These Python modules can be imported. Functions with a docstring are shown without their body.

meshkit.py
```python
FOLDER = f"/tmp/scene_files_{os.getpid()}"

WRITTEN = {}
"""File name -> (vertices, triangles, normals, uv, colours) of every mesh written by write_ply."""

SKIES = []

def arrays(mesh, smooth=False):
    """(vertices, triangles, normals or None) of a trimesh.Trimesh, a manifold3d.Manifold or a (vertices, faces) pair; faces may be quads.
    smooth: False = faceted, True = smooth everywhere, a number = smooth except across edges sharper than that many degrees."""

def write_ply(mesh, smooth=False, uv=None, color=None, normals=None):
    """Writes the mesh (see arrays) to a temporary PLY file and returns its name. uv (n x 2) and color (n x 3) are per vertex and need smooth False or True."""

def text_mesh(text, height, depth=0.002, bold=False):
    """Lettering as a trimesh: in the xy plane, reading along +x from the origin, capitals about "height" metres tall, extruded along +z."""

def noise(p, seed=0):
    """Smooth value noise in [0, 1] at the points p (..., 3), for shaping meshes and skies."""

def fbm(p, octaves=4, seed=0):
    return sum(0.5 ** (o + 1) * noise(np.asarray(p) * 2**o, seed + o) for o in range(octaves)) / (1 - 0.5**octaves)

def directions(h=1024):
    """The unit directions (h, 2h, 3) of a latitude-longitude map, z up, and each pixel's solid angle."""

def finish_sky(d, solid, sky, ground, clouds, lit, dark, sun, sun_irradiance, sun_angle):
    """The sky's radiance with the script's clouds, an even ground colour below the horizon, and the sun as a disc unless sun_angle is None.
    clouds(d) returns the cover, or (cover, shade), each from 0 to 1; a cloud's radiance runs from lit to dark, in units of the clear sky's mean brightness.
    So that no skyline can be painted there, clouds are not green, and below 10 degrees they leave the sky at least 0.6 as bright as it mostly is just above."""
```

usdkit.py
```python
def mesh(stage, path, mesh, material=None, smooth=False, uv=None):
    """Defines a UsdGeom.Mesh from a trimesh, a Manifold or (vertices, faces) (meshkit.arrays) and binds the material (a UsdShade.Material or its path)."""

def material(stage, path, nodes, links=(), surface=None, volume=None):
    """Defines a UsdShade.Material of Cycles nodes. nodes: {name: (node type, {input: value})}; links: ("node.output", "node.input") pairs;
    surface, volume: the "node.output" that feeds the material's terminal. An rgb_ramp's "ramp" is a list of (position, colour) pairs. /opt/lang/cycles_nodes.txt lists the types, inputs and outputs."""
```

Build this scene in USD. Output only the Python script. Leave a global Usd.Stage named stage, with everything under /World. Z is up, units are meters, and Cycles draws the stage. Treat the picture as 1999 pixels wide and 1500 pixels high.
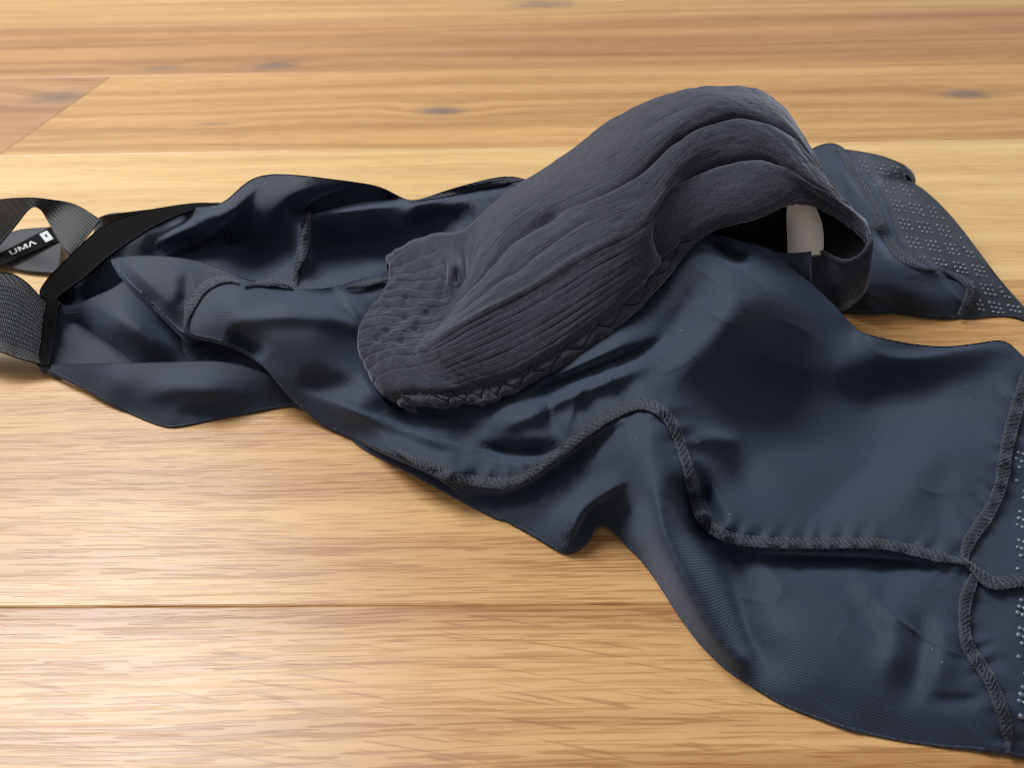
import math, random
import numpy as np, trimesh, usdkit, meshkit
from scipy.interpolate import RBFInterpolator, make_interp_spline, CubicSpline, PchipInterpolator
from scipy.spatial import Delaunay, cKDTree
import shapely
from shapely.geometry import Polygon
from pxr import Usd, UsdGeom, UsdLux, UsdShade, Gf, Sdf, Vt

random.seed(7); rng = np.random.default_rng(7)
stage = Usd.Stage.CreateInMemory()
UsdGeom.SetStageUpAxis(stage, UsdGeom.Tokens.z); UsdGeom.SetStageMetersPerUnit(stage, 1.0)
UsdGeom.Xform.Define(stage, '/World')

# ------------------------------------------------------------------ camera
F_PX, W_PX, H_PX, CAM_H = 1600.0, 1999.0, 1500.0, 0.2
PITCH, YAW, ROLL = math.radians(36.05), math.radians(-1.4955), math.radians(-1.4959)
def cam_axes():
    cp, sp, cy, sy = math.cos(PITCH), math.sin(PITCH), math.cos(YAW), math.sin(YAW)
    f = np.array([sy * cp, cy * cp, -sp]); r = np.array([cy, -sy, 0.0]); u = np.cross(r, f)
    c, s = math.cos(ROLL), math.sin(ROLL)
    return c * r + s * u, -s * r + c * u, f
AX_R, AX_U, AX_F = cam_axes(); EYE = np.array([0, 0, CAM_H])
cam = UsdGeom.Camera.Define(stage, '/World/camera')
m = np.eye(4); m[0, :3], m[1, :3], m[2, :3], m[3, :3] = AX_R, AX_U, -AX_F, EYE
cam.AddTransformOp().Set(Gf.Matrix4d(*m.ravel().tolist()))
cam.CreateHorizontalApertureAttr(36.0); cam.CreateVerticalApertureAttr(36.0 * 769 / 1024)
cam.CreateFocalLengthAttr(36.0 * F_PX / W_PX); cam.CreateClippingRangeAttr(Gf.Vec2f(0.01, 50))
cam.CreateFStopAttr(19); cam.CreateFocusDistanceAttr(0.285)
cam.CreateExposureAttr(0.4)

# ------------------------------------------------------------------ light: a big window at the left, a smaller one beside it, the room's bounce
def look_matrix(pos, at):
    z = np.array(pos, float) - np.array(at, float); z /= np.linalg.norm(z)
    x = np.cross([0, 0, 1.0], z); x /= np.linalg.norm(x); y = np.cross(z, x)
    M = np.eye(4); M[0, :3], M[1, :3], M[2, :3], M[3, :3] = x, y, z, pos
    return Gf.Matrix4d(*M.ravel().tolist())
def rect_light(name, pos, at, w, h, intensity, color):
    l = UsdLux.RectLight.Define(stage, '/World/' + name)
    l.AddTransformOp().Set(look_matrix(pos, at)); l.CreateWidthAttr(w); l.CreateHeightAttr(h)
    l.CreateIntensityAttr(intensity); l.CreateColorAttr(Gf.Vec3f(*color)); l.CreateNormalizeAttr(False)
    return l
rect_light('window_light', (-1.15, 1.36, 1.95), (0, 0.3, 0.02), 1.0, 1.15, 17.0, (0.94, 0.97, 1.0))
rect_light('side_window_light', (-2.1, 1.0, 1.5), (0, 0.3, 0), 0.7, 0.8, 6.0, (0.95, 0.98, 1.0))
dome = UsdLux.DomeLight.Define(stage, '/World/room_light')
dome.CreateIntensityAttr(0.085); dome.CreateColorAttr(Gf.Vec3f(1.0, 0.97, 0.93))

# ------------------------------------------------------------------ helpers
def P(px, py, z):
    """The point at height z (centimetres) above the floor seen at photograph pixel px, py."""
    px, py, z = np.asarray(px, float), np.asarray(py, float), np.asarray(z, float) * 0.01
    d = ((px - 999.5) / F_PX)[..., None] * AX_R - ((py - 750) / F_PX)[..., None] * AX_U + AX_F
    return EYE + d * ((z - CAM_H) / d[..., 2])[..., None]
used = {}
def numbered(parent, name):
    k = used.get((parent, name), 0); used[(parent, name)] = k + 1
    return name if k == 0 else f'{name}_{k:03d}'
def meta(p, label=None, cat=None, group=None, kind=None):
    p = p.GetPrim() if hasattr(p, 'GetPrim') else p
    for k, v in (('label', label), ('category', cat), ('group', group), ('kind', kind)):
        if v: p.SetCustomDataByKey(k, v)
    return p
def empty(name, parent='/World', **kw):
    x = UsdGeom.Xform.Define(stage, f'{parent}/{numbered(parent, name)}'); meta(x, **kw)
    return str(x.GetPath())
def obj(name, mesh, mat, parent='/World', smooth=True, **kw):
    m_ = usdkit.mesh(stage, f'{parent}/{numbered(parent, name)}', mesh, mat, smooth=smooth); meta(m_, **kw)
    return str(m_.GetPath())
def curve(pts, n=None, step=None):
    """A smooth curve through pts (k, d), resampled evenly."""
    pts = np.asarray(pts, float)
    if len(pts) == 2:
        f = lambda t: pts[0] + (pts[1] - pts[0]) * t[:, None]
    else:
        c = np.r_[0, np.cumsum(np.sqrt(np.linalg.norm(np.diff(pts, axis=0), axis=1)))]; c /= c[-1]
        s = CubicSpline(c, pts); f = lambda t: s(t)
    d = f(np.linspace(0, 1, 40 * len(pts))); L = np.r_[0, np.cumsum(np.linalg.norm(np.diff(d, axis=0), axis=1))]
    n = n or max(3, int(L[-1] / step) + 1)
    return np.stack([np.interp(np.linspace(0, L[-1], n), L, d[:, k]) for k in range(d.shape[1])], 1)
def grid_faces(a, b, wrap=False):
    i, j = np.meshgrid(np.arange(a - 1), np.arange(b if wrap else b - 1), indexing='ij'); i, j = i.ravel(), j.ravel(); k = (j + 1) % b
    return np.vstack([np.c_[i * b + j, (i + 1) * b + j, (i + 1) * b + k], np.c_[i * b + j, (i + 1) * b + k, i * b + k]])
def grid_normals(G):
    n = np.cross(np.gradient(G, axis=0), np.gradient(G, axis=1)); return n / np.maximum(np.linalg.norm(n, axis=-1, keepdims=True), 1e-12)
def tube(pts, r, sides=6):
    pts = np.asarray(pts, float); r = np.broadcast_to(r, len(pts))
    t = np.gradient(pts, axis=0); t /= np.maximum(np.linalg.norm(t, axis=1, keepdims=True), 1e-12)
    ref = np.where(np.abs(t[:, 2:3]) > 0.9, [[1.0, 0, 0]], [[0, 0, 1.0]]); a = np.cross(t, ref); a /= np.linalg.norm(a, axis=1, keepdims=True); b = np.cross(t, a)
    th = np.linspace(0, 2 * np.pi, sides, endpoint=False)
    v = pts[:, None] + r[:, None, None] * (np.cos(th)[None, :, None] * a[:, None] + np.sin(th)[None, :, None] * b[:, None])
    return v.reshape(-1, 3), grid_faces(len(pts), sides, True)
def join(parts):
    V, F, n = [], [], 0
    for v, f in parts:
        V.append(v); F.append(np.asarray(f) + n); n += len(v)
    return np.vstack(V), np.vstack(F)
def fbm(p, s, seed=0, octaves=3):
    return meshkit.fbm(np.asarray(p) * s, octaves, seed) - 0.5
def orient(v, f, up=(0, -0.4, 1)):
    n = np.cross(v[f[:, 1]] - v[f[:, 0]], v[f[:, 2]] - v[f[:, 0]]).sum(0)
    return f if n @ np.array(up) > 0 else f[:, ::-1]
def thicken(G, t):
    """A closed sheet of thickness t from a grid of points."""
    n = grid_normals(G); a, b = G.shape[:2]
    top, bot = (G + n * t / 2).reshape(-1, 3), (G - n * t / 2).reshape(-1, 3)
    f = grid_faces(a, b); idx = np.arange(a * b).reshape(a, b)
    ring = np.r_[idx[0, :-1], idx[:-1, -1], idx[-1, :0:-1], idx[:0:-1, 0]]; nx = np.roll(ring, -1); N = a * b
    return np.vstack([top, bot]), np.vstack([f, f[:, ::-1] + N, np.c_[ring, ring + N, nx + N], np.c_[ring, nx + N, nx]])

def dense(pts, step):
    """Control heights closely along a line, so that a ridge or rim stays even."""
    return [tuple(p) for p in curve(np.array(pts, float), step=step)]

class Relief:
    """Height of a sheet of cloth (cm) over photograph pixels: control heights, a smooth sheet through them, and folds along lines."""
    def __init__(self, pts, folds=(), smooth=0.0, seed=0, rough=0.0, gain=1.0, puckers=(), crease=0.0):
        self.puckers, self.crease = puckers, crease
        pts = np.array(pts, float); self.seed, self.rough, self.gain = seed, rough, gain
        self.rbf = RBFInterpolator(pts[:, :2] / 500, pts[:, 2], kernel='thin_plate_spline', smoothing=smooth, neighbors=None)
        self.folds = [(curve(f[0], step=6.0), *f[1:]) for f in folds]
        g = np.stack(np.meshgrid(np.arange(-100, 2141, 10), np.arange(240, 1541, 10), indexing='ij'), -1)
        from scipy.interpolate import RectBivariateSpline
        self.base = RectBivariateSpline(np.arange(-100, 2141, 10), np.arange(240, 1541, 10), self.rbf(g.reshape(-1, 2) / 500).reshape(g.shape[:2]))
    def __call__(self, q):
        q = np.asarray(q, float); shp = q.shape[:-1]; q = q.reshape(-1, 2)
        z = self.base.ev(q[:, 0], q[:, 1])
        for line, amp, wl, wr in self.folds:
            R = 3.2 * max(wl, wr); near = np.all((q > line.min(0) - R) & (q < line.max(0) + R), axis=1)
            if not near.any(): continue
            qq = q[near]; d, k = cKDTree(line).query(qq); k0 = np.clip(k, 1, len(line) - 2)
            t = line[k0 + 1] - line[k0 - 1]; e = qq - line[k]
            side = t[:, 0] * e[:, 1] - t[:, 1] * e[:, 0]                 # > 0: to the right of the line as it runs on the picture
            ss = np.where(np.linalg.norm(t, axis=1) > 0, side / np.maximum(np.linalg.norm(t, axis=1), 1e-9), 0)
            inner = (k > 0) & (k < len(line) - 1); dist = np.where(inner, np.abs(ss), d)
            w = np.where(ss > 0, wr, wl); u = k / (len(line) - 1)
            taper = np.clip(np.minimum(u, 1 - u) / 0.38, 0, 1); taper = taper * taper * (3 - 2 * taper)
            z[near] += self.gain * amp * taper * np.exp(-(dist / w) ** 2)
        for path, amp, lam, w in self.puckers:
            line = curve(path, step=3.0); near = np.all((q > line.min(0) - 3 * w) & (q < line.max(0) + 3 * w), axis=1)
            if not near.any(): continue
            d, k = cKDTree(line).query(q[near]); t = line[np.clip(k + 1, 0, len(line) - 1)] - line[np.clip(k - 1, 0, len(line) - 1)]; e = q[near] - line[k]
            side = np.sign(t[:, 0] * e[:, 1] - t[:, 1] * e[:, 0]); L = k * 3.0
            ph = 2 * np.pi * (L + side * d * 0.35) / lam + 5.0 * fbm(np.c_[L / 60.0, side * 3.0, 0 * L], 1.0, 31, 2)
            z[near] += amp * np.sin(ph) * np.exp(-(d / w) ** 2) * (0.6 + 1.6 * fbm(np.c_[L / 75.0, side * 5.0, 0 * L], 1.0, 33, 2))
        if self.crease:                                                   # thin irregular creases running with the pull of the cloth
            c, t = math.cos(0.55), math.sin(0.55); u, v = q[:, 0] * c + q[:, 1] * t, -q[:, 0] * t + q[:, 1] * c
            w = v + 60 * fbm(np.c_[q / 190.0, 0 * u + 9.0], 1.0, 51, 2)
            n = fbm(np.c_[u / 330.0, w / 95.0, 0 * u + self.seed], 1.0, 52, 2); k = np.clip(fbm(np.c_[q / 150.0, 0 * u + 2.0], 1.0, 53, 2) * 3.0 + 0.45, 0, 1.2)
            z = z + self.crease * k * np.exp(-np.abs(n) / 0.055)
        if self.rough: z = z + self.rough * (fbm(np.c_[q / 170.0, np.zeros(len(q)) + self.seed], 1.0, self.seed, 2))
        return np.maximum(z, 0.06).reshape(shp)
    def at(self, q, lift=0.0):
        q = np.asarray(q, float); return P(q[..., 0], q[..., 1], self(q) + lift)

def sheet(relief, outline, step=4.0, back=(), tuck=0.0025, drop=0.003, lift=0.0, holes=()):
    """Cloth over the outline (photograph pixels) at the relief's heights; its rim turns under, or hangs to the floor behind along the runs named in back (x0, y0, x1, y1 boxes)."""
    ol = curve(np.vstack([outline, outline[:1]]), step=step)[:-1]
    poly = Polygon(ol).buffer(0)
    x0, y0, x1, y1 = poly.bounds
    gx, gy = np.meshgrid(np.arange(x0, x1, step), np.arange(y0, y1, step * 0.92), indexing='ij'); gx[:, ::2] += step / 2
    q = np.c_[gx.ravel(), gy.ravel()]; q = q[shapely.contains_xy(poly.buffer(-step * 0.55), q[:, 0], q[:, 1])]
    n = len(ol); q = np.vstack([ol, q]); f = Delaunay(q).simplices; c = q[f].mean(1); f = f[shapely.contains_xy(poly, c[:, 0], c[:, 1])]
    v = relief.at(q, lift)
    f = np.array(f); a = np.cross(q[f[:, 1]] - q[f[:, 0]], q[f[:, 2]] - q[f[:, 0]]); f[a > 0] = f[a > 0][:, ::-1]     # pixel y runs down
    ccw = Polygon(ol).exterior.is_ccw
    ring = v[:n]; t = np.roll(ring, -1, 0) - np.roll(ring, 1, 0); out = np.c_[t[:, 1], -t[:, 0], 0 * t[:, 0]]; out *= (1 if not ccw else -1) * -1
    out[:] = out / np.maximum(np.linalg.norm(out, axis=1, keepdims=True), 1e-9)
    cen = v.mean(0)
    # outward in the picture: compare with the outline's own outward normal on the floor
    tq = np.roll(ol, -1, 0) - np.roll(ol, 1, 0); oq = np.c_[tq[:, 1], -tq[:, 0]] * (1 if ccw else -1); oq /= np.maximum(np.linalg.norm(oq, axis=1, keepdims=True), 1e-9)
    ow = P(ol[:, 0] + oq[:, 0], ol[:, 1] + oq[:, 1], relief(ol)) - P(ol[:, 0], ol[:, 1], relief(ol)); ow /= np.linalg.norm(ow, axis=1, keepdims=True)
    isback = np.zeros(n, bool)
    for bx in back: isback |= (ol[:, 0] >= bx[0]) & (ol[:, 1] >= bx[1]) & (ol[:, 0] <= bx[2]) & (ol[:, 1] <= bx[3])
    V, F = [v], [f]; prev = np.arange(n); at = len(v)
    for k, (to, td, bo, bd) in enumerate([(0.12, 0.15, 0.35, 0.05), (0.05, 0.45, 0.8, 0.16), (-0.3, 0.8, 1.1, 0.4), (-1.0, 1.0, 1.2, 1.0)]):
        room = np.maximum(ring[:, 2] - 0.0004, 0)
        o = np.where(isback, bo * 0.006, to * tuck); dz = np.where(isback, bd * room, np.minimum(td * drop, room))
        r = ring + ow * o[:, None]; r[:, 2] = ring[:, 2] - dz
        ids = np.arange(at, at + n); at += n; nx = np.roll(np.arange(n), -1)
        a1 = np.c_[prev, ids, ids[nx]]; a2 = np.c_[prev, ids[nx], prev[nx]]
        F += [a1, a2] if ccw else [a1[:, ::-1], a2[:, ::-1]]; V.append(r); prev = ids
    return np.vstack(V), np.vstack(F)

def flatten(v, f):
    """Thread directions of a draped cloth: two lengths (metres) over its surface whose gradients follow the cloth as evenly as they can."""
    import scipy.sparse as sp, scipy.sparse.linalg as sl
    a, b, c = v[f[:, 0]], v[f[:, 1]], v[f[:, 2]]; n = np.cross(b - a, c - a); A2 = np.linalg.norm(n, axis=1, keepdims=True); ok = A2[:, 0] > 1e-12
    f, a, b, c, n, A2 = f[ok], a[ok], b[ok], c[ok], n[ok], A2[ok]; n = n / A2
    g = [np.cross(n, c - b) / A2, np.cross(n, a - c) / A2, np.cross(n, b - a) / A2]; F = len(f); w = np.sqrt(np.minimum(A2[:, 0], 4 * np.median(A2)))
    rows, cols, vals = [], [], []
    for k in range(3):
        for d in range(3): rows.append(np.arange(F) * 3 + d); cols.append(f[:, k]); vals.append(g[k][:, d] * w)
    G = sp.csr_matrix((np.concatenate(vals), (np.concatenate(rows), np.concatenate(cols))), (3 * F, len(v)))
    K = (G.T @ G + 1e-9 * sp.eye(len(v))).tocsc(); lu = sl.splu(K); uv = []
    for d in (AX_R, AX_U):
        t = d - n * (n @ d)[:, None]; t /= np.maximum(np.linalg.norm(t, axis=1, keepdims=True), 0.15); uv.append(lu.solve(G.T @ (t * w[:, None]).ravel()))
    return np.stack(uv, 1)

def cloth_obj(name, mesh, mat, parent, **kw):
    v, f = mesh; m_ = usdkit.mesh(stage, f'{parent}/{numbered(parent, name)}', mesh, mat, smooth=True, uv=flatten(v, f)); meta(m_, **kw); return str(m_.GetPath())

def loft(rows, nu, nv):
    """A smooth surface through rows of (px, py, cm) with equal counts."""
    R = np.array(rows, float); W = P(R[..., 0], R[..., 1], R[..., 2])
    def along(A, n):
        k = min(3, len(A) - 1); return make_interp_spline(np.arange(len(A)), A, k=k)(np.linspace(0, len(A) - 1, n))
    return along(along(W, nu).swapaxes(0, 1), nv).swapaxes(0, 1)

def ribbon(pairs, nu, nv, t, bow=0.0, noise=0.0, seed=0):
    G = loft([[a, b] for a, b in pairs], nu, nv)
    n = grid_normals(G); v = np.linspace(0, 1, nv)[None, :, None]
    G = G + n * bow * (4 * v * (1 - v) - 0.5)
    if noise: G = G + n * noise * fbm(G, 60, seed)[..., None]
    return thicken(G, t)

# ------------------------------------------------------------------ materials
L_ = '/World/Looks'; UsdGeom.Scope.Define(stage, L_)
def cloth(name, base, rough=0.6, sheen=0.5, tint=(0.6, 0.72, 1.0), period=0.0009, bump=0.25, rot=0.2, spec=0.35, fuzz=0.0, vary=0.25, wave=1.0, uv=False, sr=0.35):
    n = {'geo': ('geometry', {}), 'tc': ('texture_coordinate', {}), 'map': ('mapping', {'rotation': (0, 0, rot)}),
         'wave': ('wave_texture', {'wave_type': 'bands', 'bands_direction': 'y', 'profile': 'sine', 'scale': 2 * math.pi / (20 * period), 'distortion': 0.25, 'detail': 1.0, 'detail_scale': 2.0}),
         'wave2': ('wave_texture', {'wave_type': 'bands', 'bands_direction': 'x', 'profile': 'sine', 'scale': 2 * math.pi / (20 * period * 0.8), 'distortion': 0.4, 'detail': 1.0, 'detail_scale': 2.0}),
         'cmb': ('math', {'math_type': 'multiply_add', 'value2': 0.35}), 'ws': ('math', {'math_type': 'multiply', 'value2': wave}),
         'nz': ('noise_texture', {'scale': 1900.0, 'detail': 3.0}), 'nzc': ('map_range', {'from_min': 0.3, 'from_max': 0.7}), 'cmb2': ('math', {'math_type': 'multiply_add', 'value2': fuzz}),
         'big': ('noise_texture', {'scale': 35.0, 'detail': 3.0}), 'mx': ('math', {'math_type': 'multiply_add', 'value2': 0.35}),
         'bump': ('bump', {'strength': bump, 'distance': 0.0004}),
         'r': ('rgb_ramp', {'ramp': [(0.0, tuple(c * (1 - vary) for c in base)), (1.0, tuple(c * (1 + vary) for c in base))]}),
         'p': ('principled_bsdf', {'roughness': rough, 'specular_ior_level': spec, 'sheen_weight': sheen, 'sheen_roughness': sr, 'sheen_tint': tint, 'diffuse_roughness': 0.5})}
    l = [('tc.UV' if uv else 'geo.position', 'map.vector'), ('map.vector', 'wave.vector'), ('map.vector', 'wave2.vector'), ('geo.position', 'nz.vector'), ('geo.position', 'big.vector'),
         ('wave2.fac', 'cmb.value1'), ('wave.fac', 'cmb.value3'), ('cmb.value', 'ws.value1'), ('nz.fac', 'nzc.value'), ('nzc.result', 'cmb2.value1'), ('ws.value', 'cmb2.value3'), ('cmb2.value', 'bump.height'), ('bump.normal', 'p.normal'),
         ('mx.value', 'r.fac'), ('r.color', 'p.base_color'), ('big.fac', 'mx.value1'), ('cmb2.value', 'mx.value3')]
    return usdkit.material(stage, f'{L_}/{name}', n, l, surface='p.BSDF')
M_navy = cloth('navy_knit', (0.020, 0.029, 0.049), rough=0.68, sheen=0.3, period=0.00075, bump=0.22, spec=0.22, rot=0.25, uv=True, vary=0.4)
M_navy2 = cloth('navy_knit_fine', (0.020, 0.029, 0.049), rough=0.68, sheen=0.3, period=0.00075, bump=0.16, spec=0.22, rot=-0.25, uv=True, vary=0.4)
M_pad = cloth('charcoal_fleece', (0.032, 0.033, 0.045), rough=0.9, sheen=0.6, tint=(0.78, 0.83, 1.0), bump=0.4, wave=0.12, spec=0.1, fuzz=0.9, vary=0.8)
M_black = cloth('black_elastic', (0.004, 0.004, 0.005), rough=0.9, sheen=0.02, bump=0.2, spec=0.08)
M_fleece = cloth('black_fleece_inside', (0.007, 0.007, 0.008), rough=0.95, sheen=0.05, bump=0.6, fuzz=1.2, spec=0.1)
M_strap = cloth('black_strap_webbing', (0.012, 0.012, 0.013), rough=0.65, sheen=0.12, tint=(0.9, 0.95, 1.0), period=0.0016, bump=0.5, rot=0.7, spec=0.4)
M_grey = cloth('grey_strap_underside', (0.055, 0.056, 0.062), rough=0.75, sheen=0.2, tint=(0.9, 0.9, 1.0), period=0.001, bump=0.25)
M_thread = cloth('charcoal_thread', (0.026, 0.031, 0.045), rough=0.6, sheen=0.5, tint=(0.8, 0.85, 1.0), period=0.0005, bump=0.3, fuzz=0.8)
M_seam = cloth('seam_tape', (0.012, 0.015, 0.023), rough=0.65, sheen=0.4, period=0.0007, bump=0.4, fuzz=0.6)
M_grip = cloth('gripper_band', (0.012, 0.015, 0.023), rough=0.5, sheen=0.3, period=0.0008, bump=0.2)
M_foam = usdkit.material(stage, L_ + '/foam', {'g': ('geometry', {}), 'v': ('voronoi_texture', {'scale': 1500.0}), 'b': ('bump', {'strength': 0.5, 'distance': 0.0003}),
    'p': ('principled_bsdf', {'base_color': (0.90, 0.81, 0.77), 'roughness': 0.9, 'sheen_weight': 0.2})}, [('g.position', 'v.vector'), ('v.distance', 'b.height'), ('b.normal', 'p.normal')], surface='p.BSDF')
M_silicone = usdkit.material(stage, L_ + '/silicone', {'p': ('principled_bsdf', {'base_color': (0.10, 0.12, 0.155), 'roughness': 0.14, 'specular_ior_level': 0.8})}, surface='p.BSDF')
M_print = usdkit.material(stage, L_ + '/white_print', {'p': ('principled_bsdf', {'base_color': (0.48, 0.49, 0.49), 'roughness': 0.6})}, surface='p.BSDF')
M_lint = usdkit.material(stage, L_ + '/lint', {'p': ('principled_bsdf', {'base_color': (0.55, 0.55, 0.55), 'roughness': 0.8})}, surface='p.BSDF')
M_sub = usdkit.material(stage, L_ + '/subfloor', {'p': ('principled_bsdf', {'base_color': (0.10, 0.055, 0.03), 'roughness': 0.9})}, surface='p.BSDF')

def wood(name, light, dark, seed, pore=0.5, rays=0.0, knots=(), ray_angle=-0.18, wild=0.012, rough=0.36):
    """Oiled oak: growth bands, fine grain, dark pores, slanting rays and knots; x runs along the plank."""
    n, l = {'geo': ('geometry', {}), 'off': ('vector_math', {'math_type': 'add', 'vector2': (seed * 3.17, seed * 1.31, seed * 0.7)})}, [('geo.position', 'off.vector1')]
    def node(k, kind, inp=None, **links):
        n[k] = (kind, inp or {})
        for a, b in links.items(): l.append((b, f'{k}.{a}'))
    node('mlow', 'mapping', {'scale': (2.2, 9.0, 1.0)}, vector='off.vector'); node('nlow', 'noise_texture', {'scale': 1.0, 'detail': 2.0}, vector='mlow.vector')
    node('bend', 'math', {'math_type': 'multiply_add', 'value2': wild * 2, 'value3': -wild}, value1='nlow.fac')
    last = 'bend.value'
    for i, (kx, ky, ka, kb, ks) in enumerate(knots):                     # grain flows round each knot
        node(f'kd{i}', 'vector_math', {'math_type': 'subtract', 'vector2': (kx, ky, 0)}, vector1='geo.position')
        node(f'ks{i}', 'vector_math', {'math_type': 'multiply', 'vector2': (1 / (ka * 3.5), 1 / (kb * 3.5), 0)}, vector1=f'kd{i}.vector')
        node(f'kl{i}', 'vector_math', {'math_type': 'length'}, vector1=f'ks{i}.vector')
        node(f'kr{i}', 'map_range', {'range_type': 'smoothstep', 'from_min': 0.0, 'from_max': 1.2, 'to_min': kb * 1.6, 'to_max': 0.0, 'clamp': True}, value=f'kl{i}.value')
        node(f'ka{i}', 'math', {'math_type': 'add'}, value1=last, value2=f'kr{i}.result'); last = f'ka{i}.value'
    node('cy', 'combine_xyz', {}, y=last); node('vec', 'vector_math', {'math_type': 'add'}, vector1='off.vector', vector2='cy.vector')
    node('m1', 'mapping', {'scale': (1.6, 60.0, 1.0)}, vector='vec.vector'); node('n1', 'noise_texture', {'scale': 1.0, 'detail': 4.0, 'roughness': 0.55}, vector='m1.vector')
    node('m2', 'mapping', {'scale': (16.0, 900.0, 1.0)}, vector='vec.vector'); node('n2', 'noise_texture', {'scale': 1.0, 'detail': 3.0, 'roughness': 0.6}, vector='m2.vector')
    node('m3', 'mapping', {'scale': (44.0, 1250.0, 1.0)}, vector='vec.vector'); node('n3', 'noise_texture', {'scale': 1.0, 'detail': 1.5}, vector='m3.vector')
    node('m5', 'mapping', {'scale': (3.0, 12.0, 1.0)}, vector='off.vector'); node('n5', 'noise_texture', {'scale': 1.0, 'detail': 3.0}, vector='m5.vector')
    mid = tuple((a + b) / 2 for a, b in zip(light, dark))
    node('r1', 'rgb_ramp', {'ramp': [(0.30, dark), (0.44, mid), (0.56, light), (0.75, tuple(min(0.9, c * 1.08) for c in light))]}, fac='n1.fac')
    node('r2', 'rgb_ramp', {'ramp': [(0.34, (0.76, 0.67, 0.58)), (0.48, (1.0, 1.0, 1.0)), (0.62, (1.0, 1.0, 1.0))]}, fac='n2.fac')
    node('c2', 'mix_color', {'blend_type': 'multiply', 'fac': 0.8}, a='r1.color', b='r2.color')
    node('r5', 'rgb_ramp', {'ramp': [(0.3, (0.86, 0.82, 0.78)), (0.7, (1.0, 1.0, 1.0))]}, fac='n5.fac')
    node('c5', 'mix_color', {'blend_type': 'multiply', 'fac': 0.9}, a='c2.result', b='r5.color')
    # pores come in bands
    node('pr', 'map_range', {'range_type': 'smoothstep', 'from_min': 0.52, 'from_max': 0.60, 'to_min': 0.0, 'to_max': pore, 'clamp': True}, value='n3.fac')
    node('pb', 'map_range', {'from_min': 0.38, 'from_max': 0.64, 'to_min': 1.0, 'to_max': 0.35, 'clamp': True}, value='n1.fac')
    node('pm', 'math', {'math_type': 'multiply'}, value1='pr.result', value2='pb.result')
    node('c3', 'mix_color', {'blend_type': 'mix', 'b': tuple(c * k for c, k in zip(dark, (0.62, 0.45, 0.30)))}, a='c5.result', fac='pm.value')
    col = 'c3.result'
    if rays:
        node('m4', 'mapping', {'rotation': (0, 0, -ray_angle)}, vector='off.vector'); node('m4b', 'mapping', {'scale': (46.0, 1100.0, 1.0)}, vector='m4.vector')
        node('n4', 'noise_texture', {'scale': 1.0, 'detail': 0.5}, vector='m4b.vector')
        node('rr', 'map_range', {'range_type': 'smoothstep', 'from_min': 0.66, 'from_max': 0.72, 'to_min': 0.0, 'to_max': rays, 'clamp': True}, value='n4.fac')
        node('c4', 'mix_color', {'blend_type': 'mix', 'b': tuple(c * k for c, k in zip(dark, (0.62, 0.5, 0.42)))}, a=col, fac='rr.result'); col = 'c4.result'
    for i, (kx, ky, ka, kb, ks) in enumerate(knots):
        node(f'kt{i}', 'vector_math', {'math_type': 'multiply', 'vector2': (1 / ka, 1 / kb, 0)}, vector1=f'kd{i}.vector')
        node(f'kn{i}', 'noise_texture', {'scale': 55.0, 'detail': 3.0}, vector='vec.vector')
        node(f'ku{i}', 'vector_math', {'math_type': 'length'}, vector1=f'kt{i}.vector')
        node(f'kv{i}', 'math', {'math_type': 'multiply_add', 'value2': 1.5}, value1=f'kn{i}.fac', value3=f'ku{i}.value')
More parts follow.
